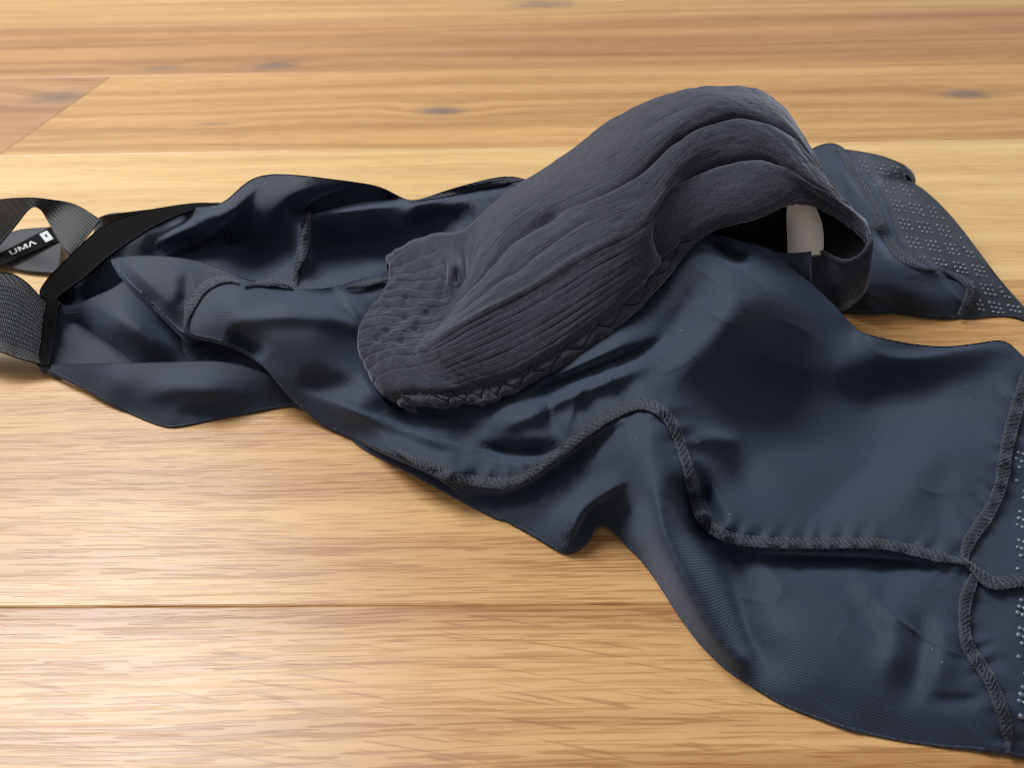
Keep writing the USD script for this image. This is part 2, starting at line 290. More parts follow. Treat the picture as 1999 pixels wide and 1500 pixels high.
        node(f'kw{i}', 'map_range', {'range_type': 'smoothstep', 'from_min': 0.95, 'from_max': 2.6, 'to_min': ks, 'to_max': 0.0, 'clamp': True}, value=f'kv{i}.value')
        node(f'kc{i}', 'mix_color', {'blend_type': 'mix', 'b': (0.13, 0.10, 0.085)}, a=col, fac=f'kw{i}.result'); col = f'kc{i}.result'
    node('bmp', 'bump', {'strength': 0.25, 'distance': 0.0003, 'invert': True}, height='pm.value')
    node('rg', 'map_range', {'from_min': 0.3, 'from_max': 0.7, 'to_min': rough - 0.06, 'to_max': rough + 0.08}, value='n2.fac')
    node('p', 'principled_bsdf', {'specular_ior_level': 0.4}, base_color=col, normal='bmp.normal', roughness='rg.result')
    return usdkit.material(stage, f'{L_}/{name}', n, l, surface='p.BSDF')

# ------------------------------------------------------------------ floor: oak planks, bevelled edges
FLOOR = empty('floor', kind='structure', label='floor of wide oiled oak planks')
LINE0, PW, JOINT = 0.9426, 0.19537, -0.3690
def knot(px, py, a, b, s):
    g = P(px, py, 0); return (g[0], g[1], a, b, s)
W_front = wood('oak_front', (0.58, 0.345, 0.145), (0.40, 0.205, 0.08), 1, pore=0.7, rays=0.5)
W_mid = wood('oak_middle', (0.58, 0.35, 0.14), (0.42, 0.22, 0.085), 2, pore=0.7, rays=0.25, ray_angle=0.12)
W_pale = wood('oak_pale', (0.69, 0.47, 0.21), (0.58, 0.37, 0.155), 3, pore=0.35)
W_tan = wood('oak_tan', (0.56, 0.32, 0.125), (0.40, 0.205, 0.072), 4, pore=0.4, wild=0.02, knots=[knot(862, 216, 0.016, 0.009, 0.85), knot(1885, 183, 0.015, 0.009, 0.85), knot(420, 242, 0.012, 0.003, 0.5)])
W_brown = wood('oak_brown', (0.45, 0.24, 0.11), (0.31, 0.155, 0.065), 5, pore=0.4, wild=0.018, knots=[knot(120, 190, 0.024, 0.014, 0.7)])
W_red = wood('oak_reddish', (0.47, 0.25, 0.10), (0.33, 0.16, 0.062), 6, pore=0.4, wild=0.018, knots=[knot(530, 128, 0.020, 0.010, 0.75), knot(322, 133, 0.02, 0.008, 0.5)])
W_far = wood('oak_far', (0.55, 0.33, 0.13), (0.40, 0.22, 0.085), 8, pore=0.3, knots=[knot(1060, 8, 0.03, 0.016, 0.7)])
def plank(x0, x1, y0, y1, mat):
    g, c, d, h = 0.0001, 0.0006, 0.00025, 0.014
    b = trimesh.creation.box(extents=(x1 - x0 - 2 * g, y1 - y0 - 2 * g, h), transform=trimesh.transformations.translation_matrix(((x0 + x1) / 2, (y0 + y1) / 2, -h / 2 - 0.00001)))
    # top rim lowered and inset as a small bevel
    X0, X1, Y0, Y1 = x0 + g, x1 - g, y0 + g, y1 - g
    ring = lambda i, z: [(X0 + i, Y0 + i, z), (X1 - i, Y0 + i, z), (X1 - i, Y1 - i, z), (X0 + i, Y1 - i, z)]
    v = np.array(ring(0, -h) + ring(0, -d) + ring(c, 0)); f = []
    for k in (0, 4):
        for i in range(4): j = (i + 1) % 4; f += [(k + i, k + j, k + 4 + j), (k + i, k + 4 + j, k + 4 + i)]
    f += [(8, 9, 10), (8, 10, 11), (2, 1, 0), (3, 2, 0)]
    obj('plank', (v, np.array(f)), mat, FLOOR, smooth=False)
rows = [  # (line at the far side, ends of the planks and their woods)
    (-3, [-1.6, 0.55, 2.2], [W_brown, W_tan]), (-2, [-1.9, -0.2, 1.9], [W_tan, W_far]), (-1, [-1.8, 0.9, 2.2], [W_brown, W_red]), (0, [-1.9, -0.9, 1.8], [W_pale, W_far]),
    (1, [-1.8, 1.1, 2.0], [W_red, W_tan]), (2, [-1.6, JOINT, 1.5], [W_brown, W_tan]), (3, [-1.4, 1.0], [W_pale]), (4, [-1.2, 0.9], [W_mid]), (5, [-1.0, 0.9], [W_front]), (6, [-1.0, 0.2, 0.9], [W_mid, W_pale])]
for i, xs, ms in rows:
    y1 = LINE0 - PW * (i - 1); y0 = y1 - PW
    for a, b, mt in zip(xs[:-1], xs[1:], ms): plank(a, b, y0, y1, mt)
sub = trimesh.creation.box(extents=(4.6, 3.2, 0.01), transform=trimesh.transformations.translation_matrix((0, 0.7, -0.0199)))
obj('subfloor', sub, M_sub, kind='structure', smooth=False, label='dark base seen in the joints between the planks')

# ------------------------------------------------------------------ the garment
BIB = empty('bib_shorts', label='navy cycling bib shorts turned inside out with dark padded seat, lying on oak floor', cat='bib shorts')

# --- body (bib part, inside out): far ridge, hollows, folds towards the waist hem
body_pts = [(78, 712, .3), (80, 650, 1.0), (90, 600, 1.7), (85, 560, 2.1), (135, 505, 2.7), (200, 445, 3.0), (330, 407, 2.8), (260, 430, 2.9),
    (150, 625, 1.0), (200, 690, .5), (120, 690, .4), (300, 690, .5), (420, 690, .4), (350, 655, .9), (227, 625, .6), (175, 600, .8), (130, 597, .9), (105, 583, 1.1),
    (250, 550, 1.4), (226, 512, 1.8), (320, 510, 1.5), (438, 534, 1.3), (298, 550, 1.2), (340, 615, .9), (400, 530, 1.3), (300, 480, 1.9), (400, 470, 1.7), (500, 505, 1.4), (560, 530, 1.6),
    (160, 560, 1.7), (200, 520, 2.2), (450, 430, 3.2), (430, 400, 3.5), (500, 348, 4.6), (560, 342, 4.9), (650, 352, 4.8), (700, 360, 4.5), (760, 374, 3.9), (792, 389, 3.3), (530, 390, 4.0), (600, 380, 4.4), (480, 440, 2.9),
    (621, 425, 3.2), (726, 412, 3.3), (810, 402, 3.4), (900, 392, 3.6), (960, 402, 3.7), (700, 450, 2.7), (640, 480, 2.1), (800, 450, 2.5), (700, 520, 1.8), (600, 500, 1.9), (760, 530, 1.9), (850, 480, 2.1), (950, 480, 2.6),
    (870, 374, 3.4), (975, 347, 4.0), (1023, 352, 4.1), (1070, 380, 4.0), (1000, 560, 1.5), (900, 650, 1.0), (760, 640, 1.6), (640, 600, 1.6), (560, 620, 1.0), (520, 720, .5), (620, 800, .2), (700, 760, .6), (480, 640, 1.0), (380, 600, 1.8)]
body_folds = [  # (line, cm, width on the left px, width on the right px)
    ([(515, 345), (470, 395), (430, 430), (350, 485), (240, 508)], 0.40, 10, 42), ([(290, 476), (360, 442), (455, 404)], 0.22, 6, 16), ([(640, 360), (560, 385), (520, 430), (500, 480)], 0.2, 12, 34),
    ([(240, 500), (330, 455), (450, 405)], 0.20, 18, 20), ([(280, 460), (340, 440), (410, 420)], -0.25, 14, 14), ([(280, 508), (400, 476), (540, 466)], -0.3, 22, 20),
    ([(560, 424), (640, 403), (700, 388), (810, 394)], -1.6, 18, 7),           # hollow under the far ridge
    ([(580, 420), (660, 413), (730, 406), (810, 400), (900, 388), (985, 390)], 0.45, 5, 46),
    ([(840, 390), (920, 372), (1030, 356)], -0.4, 6, 9),
    ([(780, 444), (860, 425), (950, 420)], -0.4, 26, 30), ([(580, 466), (700, 490), (820, 480)], -0.35, 36, 36),
    ([(566, 410), (590, 470), (578, 555)], 0.4, 20, 12), ([(410, 430), (500, 470), (580, 525)], -0.45, 40, 36), ([(620, 566), (700, 545), (785, 526)], 0.35, 20, 26)]
R_body = Relief(body_pts, body_folds, seed=1, rough=0.2, gain=1.2, crease=0.09)
body_outline = np.array([(74, 712), (79, 650), (86, 600), (84, 558), (135, 503), (195, 448), (250, 424), (330, 405), (425, 398), (462, 372), (500, 346), (560, 340), (630, 347), (700, 356), (750, 368), (792, 388), (820, 388), (870, 372), (930, 355), (978, 345), (1023, 349),
    (1080, 390), (1080, 480), (1040, 560), (940, 640), (860, 690), (760, 740), (690, 800), (640, 812), (540, 780), (430, 760), (300, 750), (160, 745)])
cloth_obj('bib_panel', sheet(R_body, body_outline, 3.6, back=[(420, 330, 1085, 395), (200, 395, 430, 430)]), M_navy2, BIB)

# --- two folds of the bib lying over its hollow
R_in = Relief([(100, 580, 2.0), (118, 592, 1.75), (135, 595, 1.7), (160, 588, 1.95), (190, 576, 2.2), (250, 545, 2.5), (300, 592, 1.9), (345, 637, 1.4), (420, 685, .5), (480, 720, .4), (430, 716, .3), (300, 716, .35), (100, 716, .4), (104, 640, 1.0), (150, 640, .9), (230, 622, 1.9), (320, 685, .9), (200, 690, .4), (270, 640, 1.75), (180, 605, 1.8)],
    [([(130, 605), (165, 640), (210, 675), (280, 716)], -0.25, 22, 26), ([(165, 600), (230, 630), (300, 668), (360, 715)], 0.18, 26, 30), ([(280, 600), (350, 660), (430, 712)], -0.2, 20, 26)], seed=8, rough=0.1, gain=1.3, crease=0.06)
cloth_obj('bib_fold', sheet(R_in, np.array([(97, 580), (118, 593), (136, 595), (162, 588), (192, 575), (225, 559), (252, 545), (300, 580), (350, 625), (430, 675), (500, 715), (480, 735), (380, 735), (240, 735), (110, 735), (92, 714), (96, 640)]), 3.6), M_navy2, BIB)
R_cr = Relief([(220, 505, 2.9), (262, 499, 3.2), (320, 500, 3.3), (380, 508, 3.2), (440, 528, 3.0), (490, 548, 2.7), (455, 560, 2.8), (400, 575, 2.6), (375, 610, 2.2), (362, 650, 1.6), (345, 637, 1.7), (300, 592, 2.2), (250, 546, 2.7), (300, 545, 3.0), (350, 560, 2.95), (330, 590, 2.55), (560, 575, 2.3)],
    [([(350, 530), (362, 565), (345, 610)], -0.12, 12, 14), ([(235, 505), (280, 545), (335, 610)], 0.12, 12, 16)], seed=9, rough=0.08)
cloth_obj('bib_fold', sheet(R_cr, np.array([(217, 505), (240, 500), (285, 498), (335, 501), (385, 509), (435, 526), (490, 547), (570, 572), (560, 590), (480, 590), (430, 606), (392, 640), (364, 650), (344, 638), (300, 594), (248, 546)]), 3.4, drop=0.008, tuck=0.004), M_navy2, BIB)

# --- flap lying on the floor below it
flap_pts = [(75, 712, .35), (150, 711, .9), (230, 709, 1.25), (350, 706, 1.45), (430, 707, 1.5), (530, 742, 1.0), (300, 760, 1.0), (400, 770, .95), (230, 745, 1.0), (170, 757, .35), (250, 802, .15), (330, 832, .1), (400, 822, .12), (530, 797, .12), (570, 770, .4), (330, 800, .5), (430, 790, .55), (620, 790, .3), (620, 740, .8)]
R_flap = Relief(flap_pts, [([(260, 790), (330, 760), (430, 762), (500, 790)], 0.18, 26, 20), ([(330, 815), (420, 800), (500, 790)], -0.12, 14, 14)], seed=2, rough=0.1, crease=0.05)
cloth_obj('hem_flap', sheet(R_flap, np.array([(74, 713), (110, 712), (230, 709), (350, 706), (430, 706), (500, 722), (560, 745), (640, 770), (650, 795), (590, 792), (530, 797), (460, 810), (400, 822), (365, 829), (328, 833), (290, 822), (250, 804), (205, 780), (165, 757), (110, 730)]), 3.6, tuck=0.0015, drop=0.003), M_navy2, BIB)

# --- near leg, turned inside out: roll at the left, tent under the pad, tube along the floor
leg_pts = [(360, 640, 2.4), (372, 590, 2.7), (400, 552, 2.9), (450, 545, 3.0), (450, 600, 3.1), (560, 600, 3.2), (560, 566, 2.8), (640, 565, 2.6), (755, 548, 2.3), (640, 620, 3.0), (700, 650, 2.1), (720, 600, 2.1), (690, 705, 2.0), (735, 750, 1.55), (790, 640, 1.6), (850, 560, 2.0), (420, 660, 2.2), (490, 692, 1.8), (540, 742, 1.3), (600, 802, .5), (640, 830, .25),
    (520, 650, 2.7), (600, 720, 2.0), (700, 790, 1.5), (800, 850, 1.0), (640, 790, 1.0), (790, 745, 1.5), (800, 800, 1.3), (830, 835, 1.4), (900, 862, 1.1), (900, 800, 1.55), (1000, 790, 2.0), (1100, 740, 2.7), (1200, 680, 3.4), (1300, 590, 4.1), (1370, 490, 5.0), (1000, 650, 2.0), (1150, 550, 3.0),
    (880, 930, 1.05), (1000, 942, 1.2), (1080, 895, 1.8), (1160, 836, 2.5), (1240, 790, 3.2), (1290, 800, 3.4), (1330, 870, 2.8), (1350, 950, 2.2), (1370, 1010, 1.7), (1400, 1040, 1.5), (1480, 1060, 1.5), (1600, 1062, 1.5), (1700, 1065, 1.6), (1800, 1085, 1.7), (1880, 1105, 1.8),
    *dense([(1275, 850, 3.3), (1290, 930, 3.0), (1306, 1050, 2.5), (1345, 1150, 1.95), (1388, 1225, 1.4), (1440, 1290, .8)], 28), *dense([(1345, 960, 1.5), (1362, 1000, 1.15), (1390, 1085, .75), (1415, 1140, .55), (1440, 1205, .42), (1462, 1265, .36), (1495, 1310, .36)], 30), *dense([(1425, 1070, 1.0), (1458, 1120, .82), (1472, 1190, .72), (1490, 1250, .6)], 30), (1525, 1170, 1.15), (1530, 1240, 1.05),
    *dense([(690, 850, .3), (740, 872, .6), (800, 899, .85), (850, 922, .85), (900, 955, .55), (970, 1004, .14), (1060, 1052, .12), (1110, 1074, .12)], 30), (1150, 1050, .2), (1172, 1018, .35), *dense([(1230, 1068, .2), (1280, 1130, .12), (1340, 1222, .12), (1400, 1290, .12), (1480, 1346, .12), (1600, 1402, .12), (1700, 1434, .12), (1850, 1458, .12), (1965, 1470, .12)], 28),
    (1200, 960, 1.5), (1235, 1000, 1.3), (1150, 930, 1.3), (1050, 990, .7), (960, 960, .75), (1600, 1200, 1.3), (1750, 1200, 1.45), (1850, 1200, 1.4), (1600, 1330, .8), (1750, 1350, .9), (1700, 1410, .35), (1900, 1400, .7), (1560, 1110, 1.2), (1700, 1115, 1.2),
    (1500, 900, 1.35), (1650, 900, 1.5), (1800, 880, 1.85), (1900, 900, 2.1), (1650, 980, 1.6), (1430, 930, 1.2), (1450, 860, 1.45), (1550, 770, 1.45), (1450, 780, 1.75), (1600, 835, 1.15), (1700, 775, 1.5), (1650, 715, 2.4), (1800, 745, 2.3), (1690, 655, 3.2), (1760, 672, 3.3), (1850, 680, 3.3), (1960, 672, 3.35), (1999, 700, 3.2), (1920, 740, 2.7),
    (1370, 476, 5.0), (1365, 450, 5.1), (1450, 476, 5.1), (1500, 488, 4.9), (1540, 520, 4.5), (1592, 562, 4.0), (1640, 608, 3.5), (1675, 645, 3.1), (1450, 560, 5.0), (1420, 640, 4.2), (1350, 700, 3.6), (1300, 760, 3.4), (1550, 600, 3.9), (1600, 660, 3.0), (1500, 680, 3.2), (1400, 750, 2.7),
    (1990, 750, 2.9), (1960, 900, 2.2), (1900, 1040, 2.0), (1940, 1200, 1.5), (1990, 1000, 1.8), (1999, 1140, 1.9), (1960, 1300, 1.2), (1995, 1400, .8), (2070, 800, 2.6), (2080, 1100, 1.8), (2080, 1300, 1.0), (2080, 1470, .12)]
leg_folds = [
    ([(1368, 462), (1400, 486), (1436, 506), (1475, 500)], -0.45, 16, 10),
    ([(1320, 650), (1260, 680), (1205, 702), (1140, 728), (1065, 762), (995, 805)], -0.55, 22, 11), ([(1290, 645), (1220, 662), (1140, 708), (1060, 745)], 0.2, 22, 20),
    ([(1300, 690), (1180, 744), (1080, 785), (1010, 825)], 0.3, 16, 34), ([(955, 850), (990, 828), (1030, 812), (1090, 800)], 0.28, 26, 20), ([(915, 872), (965, 882), (1020, 887), (1110, 872)], -0.5, 20, 9),
    ([(720, 770), (790, 802), (850, 812), (930, 796)], -0.4, 16, 26),
    ([(1100, 1085), (1132, 1008), (1152, 985), (1235, 930)], 0.42, 34, 9),
    ([(860, 938), (1000, 962), (1080, 917), (1165, 860), (1260, 812)], -0.3, 6, 24), ([(1385, 1062), (1480, 1082), (1600, 1088), (1750, 1096), (1890, 1130)], -0.4, 6, 26),
    ([(1350, 880), (1385, 985), (1430, 1045)], -0.35, 18, 9), ([(1340, 872), (1385, 855), (1450, 876)], 0.22, 18, 20),
    ([(450, 536), (600, 575), (765, 556)], -0.25, 14, 16), ([(410, 648), (490, 622), (650, 622), (760, 700)], 0.2, 14, 18), ([(440, 650), (480, 668), (520, 700)], -0.35, 18, 20),
    ([(585, 762), (700, 805), (800, 840), (880, 868), (1060, 890)], 0.15, 5, 15), ([(575, 735), (640, 752), (720, 760)], -0.22, 24, 20), ([(650, 552), (690, 600), (720, 650)], 0.2, 14, 12), ([(700, 850), (820, 900), (960, 930)], 0.12, 18, 14),
    ([(1490, 520), (1450, 590), (1390, 670), (1270, 760)], 0.33, 44, 50), ([(1390, 500), (1345, 600), (1250, 700)], -0.25, 30, 28), ([(1560, 600), (1520, 690), (1440, 790)], -0.08, 60, 60), ([(1180, 705), (1130, 770), (1110, 850)], 0.07, 7, 12), ([(1090, 750), (1070, 800), (1085, 850)], -0.08, 8, 12), ([(1215, 690), (1190, 740), (1210, 790)], 0.06, 7, 14), ([(700, 720), (740, 780), (800, 830)], 0.12, 7, 12),
    ([(1680, 664), (1770, 700), (1900, 684), (2000, 690)], 0.2, 12, 36), ([(1380, 810), (1550, 790), (1750, 800), (1920, 760)], -0.2, 60, 70), ([(1790, 830), (1740, 864), (1640, 955), (1530, 1050)], -0.26, 32, 60), ([(1900, 830), (1800, 930), (1700, 1030)], 0.1, 50, 50),
    ([(1775, 1170), (1795, 1265), (1745, 1400)], -0.16, 34, 28), ([(1830, 1160), (1845, 1260), (1800, 1370)], 0.13, 30, 32), ([(1640, 1170), (1710, 1230), (1765, 1270)], -0.10, 22, 26), ([(1720, 1150), (1745, 1240), (1715, 1350)], 0.10, 28, 28), ([(1800, 1362), (1870, 1368), (1935, 1362)], -0.07, 12, 18),
    ([(1630, 1070), (1690, 1130), (1680, 1210)], 0.12, 30, 32), ([(1890, 880), (1830, 960), (1855, 1060)], -0.1, 32, 32)]
R_leg = Relief(leg_pts, leg_folds, seed=3, rough=0.22, gain=1.35, crease=0.075, puckers=[([(1395, 1036), (1450, 1056), (1530, 1062), (1620, 1062), (1720, 1064), (1800, 1080), (1885, 1102)], 0.07, 44, 34), ([(1998, 752), (1966, 870), (1952, 950), (1897, 1050), (1890, 1105), (1888, 1160), (1882, 1215), (1890, 1265), (1920, 1310), (1945, 1360), (1968, 1466)], 0.07, 46, 32), ([(850, 918), (940, 942), (1000, 942), (1050, 918), (1110, 870), (1170, 825), (1250, 789), (1312, 830), (1350, 945)], 0.05, 40, 30)])
leg_outline = np.array([(356, 640), (364, 600), (378, 568), (402, 548), (440, 540), (500, 552), (560, 562), (650, 560), (760, 540), (900, 600), (1080, 560), (1240, 500), (1330, 440), (1362, 449), (1394, 457), (1430, 466), (1462, 475), (1490, 482), (1520, 498), (1550, 526), (1592, 560), (1640, 608), (1672, 642), (1692, 652), (1760, 668), (1850, 676), (1920, 668), (1965, 668), (1998, 696), (2060, 740),
    (2095, 800), (2095, 1200), (2095, 1476), (1968, 1470), (1850, 1458), (1700, 1434), (1600, 1403), (1535, 1378), (1480, 1346), (1400, 1290), (1340, 1222), (1280, 1130), (1232, 1070), (1172, 1020), (1150, 1052), (1112, 1076), (1085, 1070), (1050, 1050), (970, 1006), (930, 982), (895, 956), (850, 926), (800, 902), (740, 876), (690, 854), (640, 832), (600, 803), (560, 765), (535, 735), (490, 692), (420, 662), (385, 655)])
cloth_obj('leg_panel', sheet(R_leg, leg_outline, 3.4, back=[(1590, 500, 2100, 745)], tuck=0.0015, drop=0.003), M_navy, BIB)

# --- the layer of the same leg that shows beneath it
R_und = Relief([(640, 815, .1), (690, 860, .12), (740, 891, .12), (800, 921, .12), (880, 964, .12), (975, 1012, .12), (760, 870, .35), (830, 900, .4), (920, 950, .35), (1000, 980, .4), (900, 880, .4), (700, 820, .2)], [], seed=12)
cloth_obj('leg_underlayer', sheet(R_und, np.array([(660, 822), (692, 862), (740, 892), (800, 922), (880, 966), (950, 1002), (985, 1012), (1000, 980), (940, 930), (860, 890), (760, 845)]), 4.0, tuck=0.0012, drop=0.002), M_navy, BIB)

# --- far leg with its gripper band
far_pts = [(1640, 607, .1), (1750, 606, .12), (1880, 616, .12), (1999, 622, .1), (1560, 590, .3), (1700, 560, 1.5), (1800, 560, 1.4), (1700, 450, 2.2), (1630, 284, 2.8), (1590, 300, 2.8), (1660, 330, 2.7), (1700, 303, 2.1), (1768, 325, 1.6), (1765, 345, 1.5), (1860, 430, 1.1), (1960, 560, .5), (1900, 560, .9), (1780, 470, 1.5), (1740, 400, 1.9), (1580, 480, 2.2), (1560, 360, 2.6), (1300, 400, 2.6), (1300, 500, 2.6), (1420, 350, 2.6), (1420, 480, 2.2), (1480, 540, 1.4), (1850, 590, .7), (2040, 640, .1), (1760, 590, .7)]
far_folds = [([(1615, 300), (1640, 340), (1690, 400), (1735, 470)], 0.2, 14, 34), ([(1600, 330), (1620, 380), (1640, 470)], -0.2, 26, 30), ([(1718, 435), (1735, 480), (1765, 515)], -0.35, 12, 14), ([(1690, 470), (1760, 512), (1860, 545)], 0.2, 18, 22), ([(1768, 560), (1830, 545), (1890, 560)], -0.2, 26, 26), ([(1700, 360), (1760, 356), (1800, 380)], -0.35, 16, 14)]
R_far = Relief(far_pts, far_folds, seed=4, rough=0.14, crease=0.08)
cloth_obj('far_leg_panel', sheet(R_far, np.array([(1420, 560), (1290, 540), (1230, 470), (1260, 390), (1360, 345), (1480, 325), (1545, 312), (1575, 296), (1600, 283), (1630, 280), (1660, 300), (1700, 345), (1735, 410), (1760, 480), (1800, 512), (1870, 540), (1897, 566), (1890, 600), (1876, 617), (1800, 612), (1720, 607), (1620, 605)]), 3.6, back=[(1220, 275, 1660, 400)], lift=0.05), M_navy2, BIB, label='far leg of navy knit')
cloth_obj('far_gripper_band', sheet(R_far, np.array([(1640, 290), (1665, 293), (1700, 299), (1728, 306), (1758, 318), (1770, 328), (1766, 345), (1785, 358), (1820, 384), (1860, 425), (1912, 492), (1960, 555), (2005, 605), (2030, 640), (1999, 624), (1930, 619), (1872, 617), (1880, 590), (1885, 566), (1860, 545), (1800, 520), (1750, 486), (1722, 420), (1690, 350)]), 3.6, back=[(1640, 280, 1775, 350)]), M_grip, BIB, label='gripper band of the far leg with rows of small dots')

# --- seams: a raised strip with overlock threads across it
def seam(path, relief, width, lift, name, pitch=11.0, height=0.00065, mat=M_seam, both=False, lean=0.8, lo=0.0):
    c = curve(path, step=2.2); t = np.gradient(c, axis=0); t /= np.linalg.norm(t, axis=1, keepdims=True); nrm = np.c_[-t[:, 1], t[:, 0]]
    n, k = len(c), 9; s = np.linspace(-1, 1, k)
    wd_ = width * (1 + 0.35 * fbm(np.c_[c / 40.0, np.full(n, 5.0)], 1.0, 17)) * np.clip(0.15 + np.minimum(np.arange(n), np.arange(n)[::-1]) / 30.0, 0, 1) * 0.74
    q = c[:, None] + nrm[:, None] * (s[None, :] * wd_[:, None] / 2)[..., None]
    base = P(c[:, 0], c[:, 1], relief(c) + lift)
    from scipy.ndimage import gaussian_filter1d
    z0 = relief(c); zs = np.maximum(gaussian_filter1d(z0, 7, mode='nearest'), z0); zc = 0.45 * relief(q) + 0.55 * zs[:, None]
    G = P(q[..., 0], q[..., 1], zc + lift); N = grid_normals(G); N *= np.sign((N @ np.array([0, -0.4, 1.0])).mean())
    prof = np.clip(1 - s ** 4, 0, 1) * (1 + 0.45 * s)
    L = np.r_[0, np.cumsum(np.linalg.norm(np.diff(c, axis=0), axis=1))]
    ph = 2 * np.pi * (L[:, None] / pitch + lean * s[None]); wob = 1 + 0.25 * fbm(np.c_[c / 16.0, 0 * L], 1.0, 11)[:, None]
    G = G + N * (height * (prof[None] - 0.25) * wob * (0.75 + 0.25 * np.cos(ph)))[..., None]
    v, f = thicken(G, 0.0004); top = obj(name, (v, f), mat, BIB)
    # threads: slanting loops across the strip, and chains along both sides
    from scipy.interpolate import RegularGridInterpolator
    I = RegularGridInterpolator((np.arange(n), s), G + N * 0.00022, bounds_error=False, fill_value=None)
    parts = []; j = 0.0
    while j < L[-1] - pitch:
        w = np.linspace(-0.96, 0.96, 9); a = j + pitch * (0.5 + lean * w) + rng.normal(0, 0.6); kk = np.interp(a, L, np.arange(n))
        p = I(np.c_[kk, w]); p += rng.normal(0, 0.00006, p.shape); parts.append(tube(p, 0.00021 * rng.uniform(0.8, 1.25), 5)); j += pitch * rng.uniform(0.86, 1.14)
    for side in (-0.92, 0.92) + ((0.1,) if both else ()):
        kk = np.interp(np.arange(0, L[-1], pitch / 5), L, np.arange(n)); w = side + 0.07 * np.sin(np.arange(len(kk)) * 2 * np.pi / 5)
        pp = I(np.c_[kk, w]); pp += rng.normal(0, 0.00005, pp.shape); parts.append(tube(pp, 0.00024, 5))
    for _ in range(int(L[-1] / 9)):
        p = I([[rng.uniform(2, n - 3), rng.uniform(-1, 1)]])[0]; d = rng.normal(0, 1, 3); d[2] = abs(d[2]); d /= np.linalg.norm(d); e = rng.normal(0, 0.00022, 3); ln = rng.uniform(0.0005, 0.0014)
        parts.append(tube(np.array([p, p + d * ln * 0.5 + e, p + d * ln * 0.8 - e * 0.5]), 0.00005, 4))
    obj('overlock_stitching', join(parts), M_thread, top, kind='stuff')
    return G
seam([(770, 880), (835, 911), (880, 930), (940, 942), (1000, 942), (1050, 918), (1110, 870), (1170, 825), (1215, 800), (1250, 789), (1285, 800), (1312, 830), (1332, 880), (1350, 945), (1362, 995), (1395, 1036), (1450, 1056), (1530, 1062), (1620, 1062), (1720, 1064), (1800, 1080), (1850, 1092), (1885, 1102)], R_leg, 27, 0.10, 'side_seam', pitch=11)
seam([(2040, 690), (1998, 752), (1982, 810), (1966, 870), (1952, 950), (1925, 1010), (1897, 1050), (1884, 1085), (1893, 1112)], R_leg, 32, 0.10, 'hem_seam', pitch=9)
seam([(1890, 1100), (1903, 1120), (1888, 1160), (1882, 1215), (1890, 1265), (1920, 1310), (1945, 1360), (1962, 1410), (1968, 1466)], R_leg, 30, 0.10, 'hem_seam', pitch=10)
seam([(1880, 1095), (1912, 1122), (1940, 1140), (1970, 1138), (2010, 1134), (2060, 1140)], R_leg, 30, 0.14, 'band_seam', pitch=11)
seam([(362, 642), (368, 608), (384, 576), (408, 553), (440, 546), (465, 553)], R_leg, 28, 0.08, 'front_seam', pitch=9)
seam([(478, 562), (510, 553), (545, 553), (570, 562)], R_leg, 24, 0.06, 'front_seam', pitch=9)
seam([(676, 563), (710, 555), (760, 546)], R_leg, 24, 0.10, 'front_seam', pitch=9)
seam([(604, 412), (600, 445), (590, 490), (578, 530), (574, 548)], R_body, 27, 0.12, 'pocket_seam', pitch=9)
seam([(800, 396), (850, 385), (890, 376), (940, 364), (1020, 353)], R_body, 9, 0.08, 'back_seam', pitch=8, height=0.0006)
seam([(1636, 290), (1660, 325), (1690, 375), (1715, 425), (1725, 455), (1748, 490), (1790, 518), (1830, 528)], R_far, 22, 0.12, 'far_hem_seam', pitch=8, height=0.0008)
seam([(1840, 530), (1872, 542), (1893, 562), (1884, 592), (1872, 616)], R_far, 24, 0.12, 'far_hem_seam', pitch=8, height=0.0008)

# --- silicone dots of the two gripper bands
def dots(relief, spots, r, name):
    cap = trimesh.creation.icosphere(2, 1.0); cv, cf = np.array(cap.vertices), np.array(cap.faces); keep = (cv[cf][:, :, 2] > -0.3).all(1); cf = cf[keep]
    q = np.array(spots); p = relief.at(q); e = 2.0
    gx = relief.at(q + [e, 0]) - p; gy = relief.at(q + [0, -e]) - p; N = np.cross(gx, gy); N /= np.linalg.norm(N, axis=1, keepdims=True)
    A = gx / np.linalg.norm(gx, axis=1, keepdims=True); B = np.cross(N, A); parts = []
    for i in range(len(q)):
        rr = r * rng.uniform(0.85, 1.12); parts.append((p[i] + N[i] * 0.0001 + rr * (cv[:, :1] * A[i] + cv[:, 1:2] * B[i] + 0.75 * cv[:, 2:] * N[i]), cf))
    return obj(name, join(parts), M_silicone, BIB, kind='stuff')
far_band = Polygon([(1662, 306), (1700, 306), (1755, 322), (1758, 350), (1800, 382), (1850, 432), (1905, 500), (1955, 562), (1999, 612), (1950, 614), (1905, 612), (1908, 570), (1870, 534), (1800, 506), (1765, 478), (1735, 420), (1700, 350)])
def dotfield(poly, a, b, o, na, nb, miss=0.0):
    out = []
    for i in range(-na, na):
        for j in range(-nb, nb):
            if i % 4 == 3 or j % 4 == 3: continue
            q = np.array(o) + i * np.array(a) + j * np.array(b)
            if poly.contains(shapely.Point(q)) and rng.random() > miss: out.append(q + rng.normal(0, 0.5, 2))
    return out
dots(R_far, dotfield(far_band, (9.4, 1.6), (4.0, 9.0), (1707, 320), 60, 60), 0.00078, 'far_grip_dots')
near_band = Polygon([(1984, 860), (2080, 860), (2080, 1420), (1990, 1410), (1984, 1150)])
dots(R_leg, dotfield(near_band, (9.5, 4.0), (-3.0, 13.0), (1992, 1000), 40, 60), 0.00068, 'grip_dots')

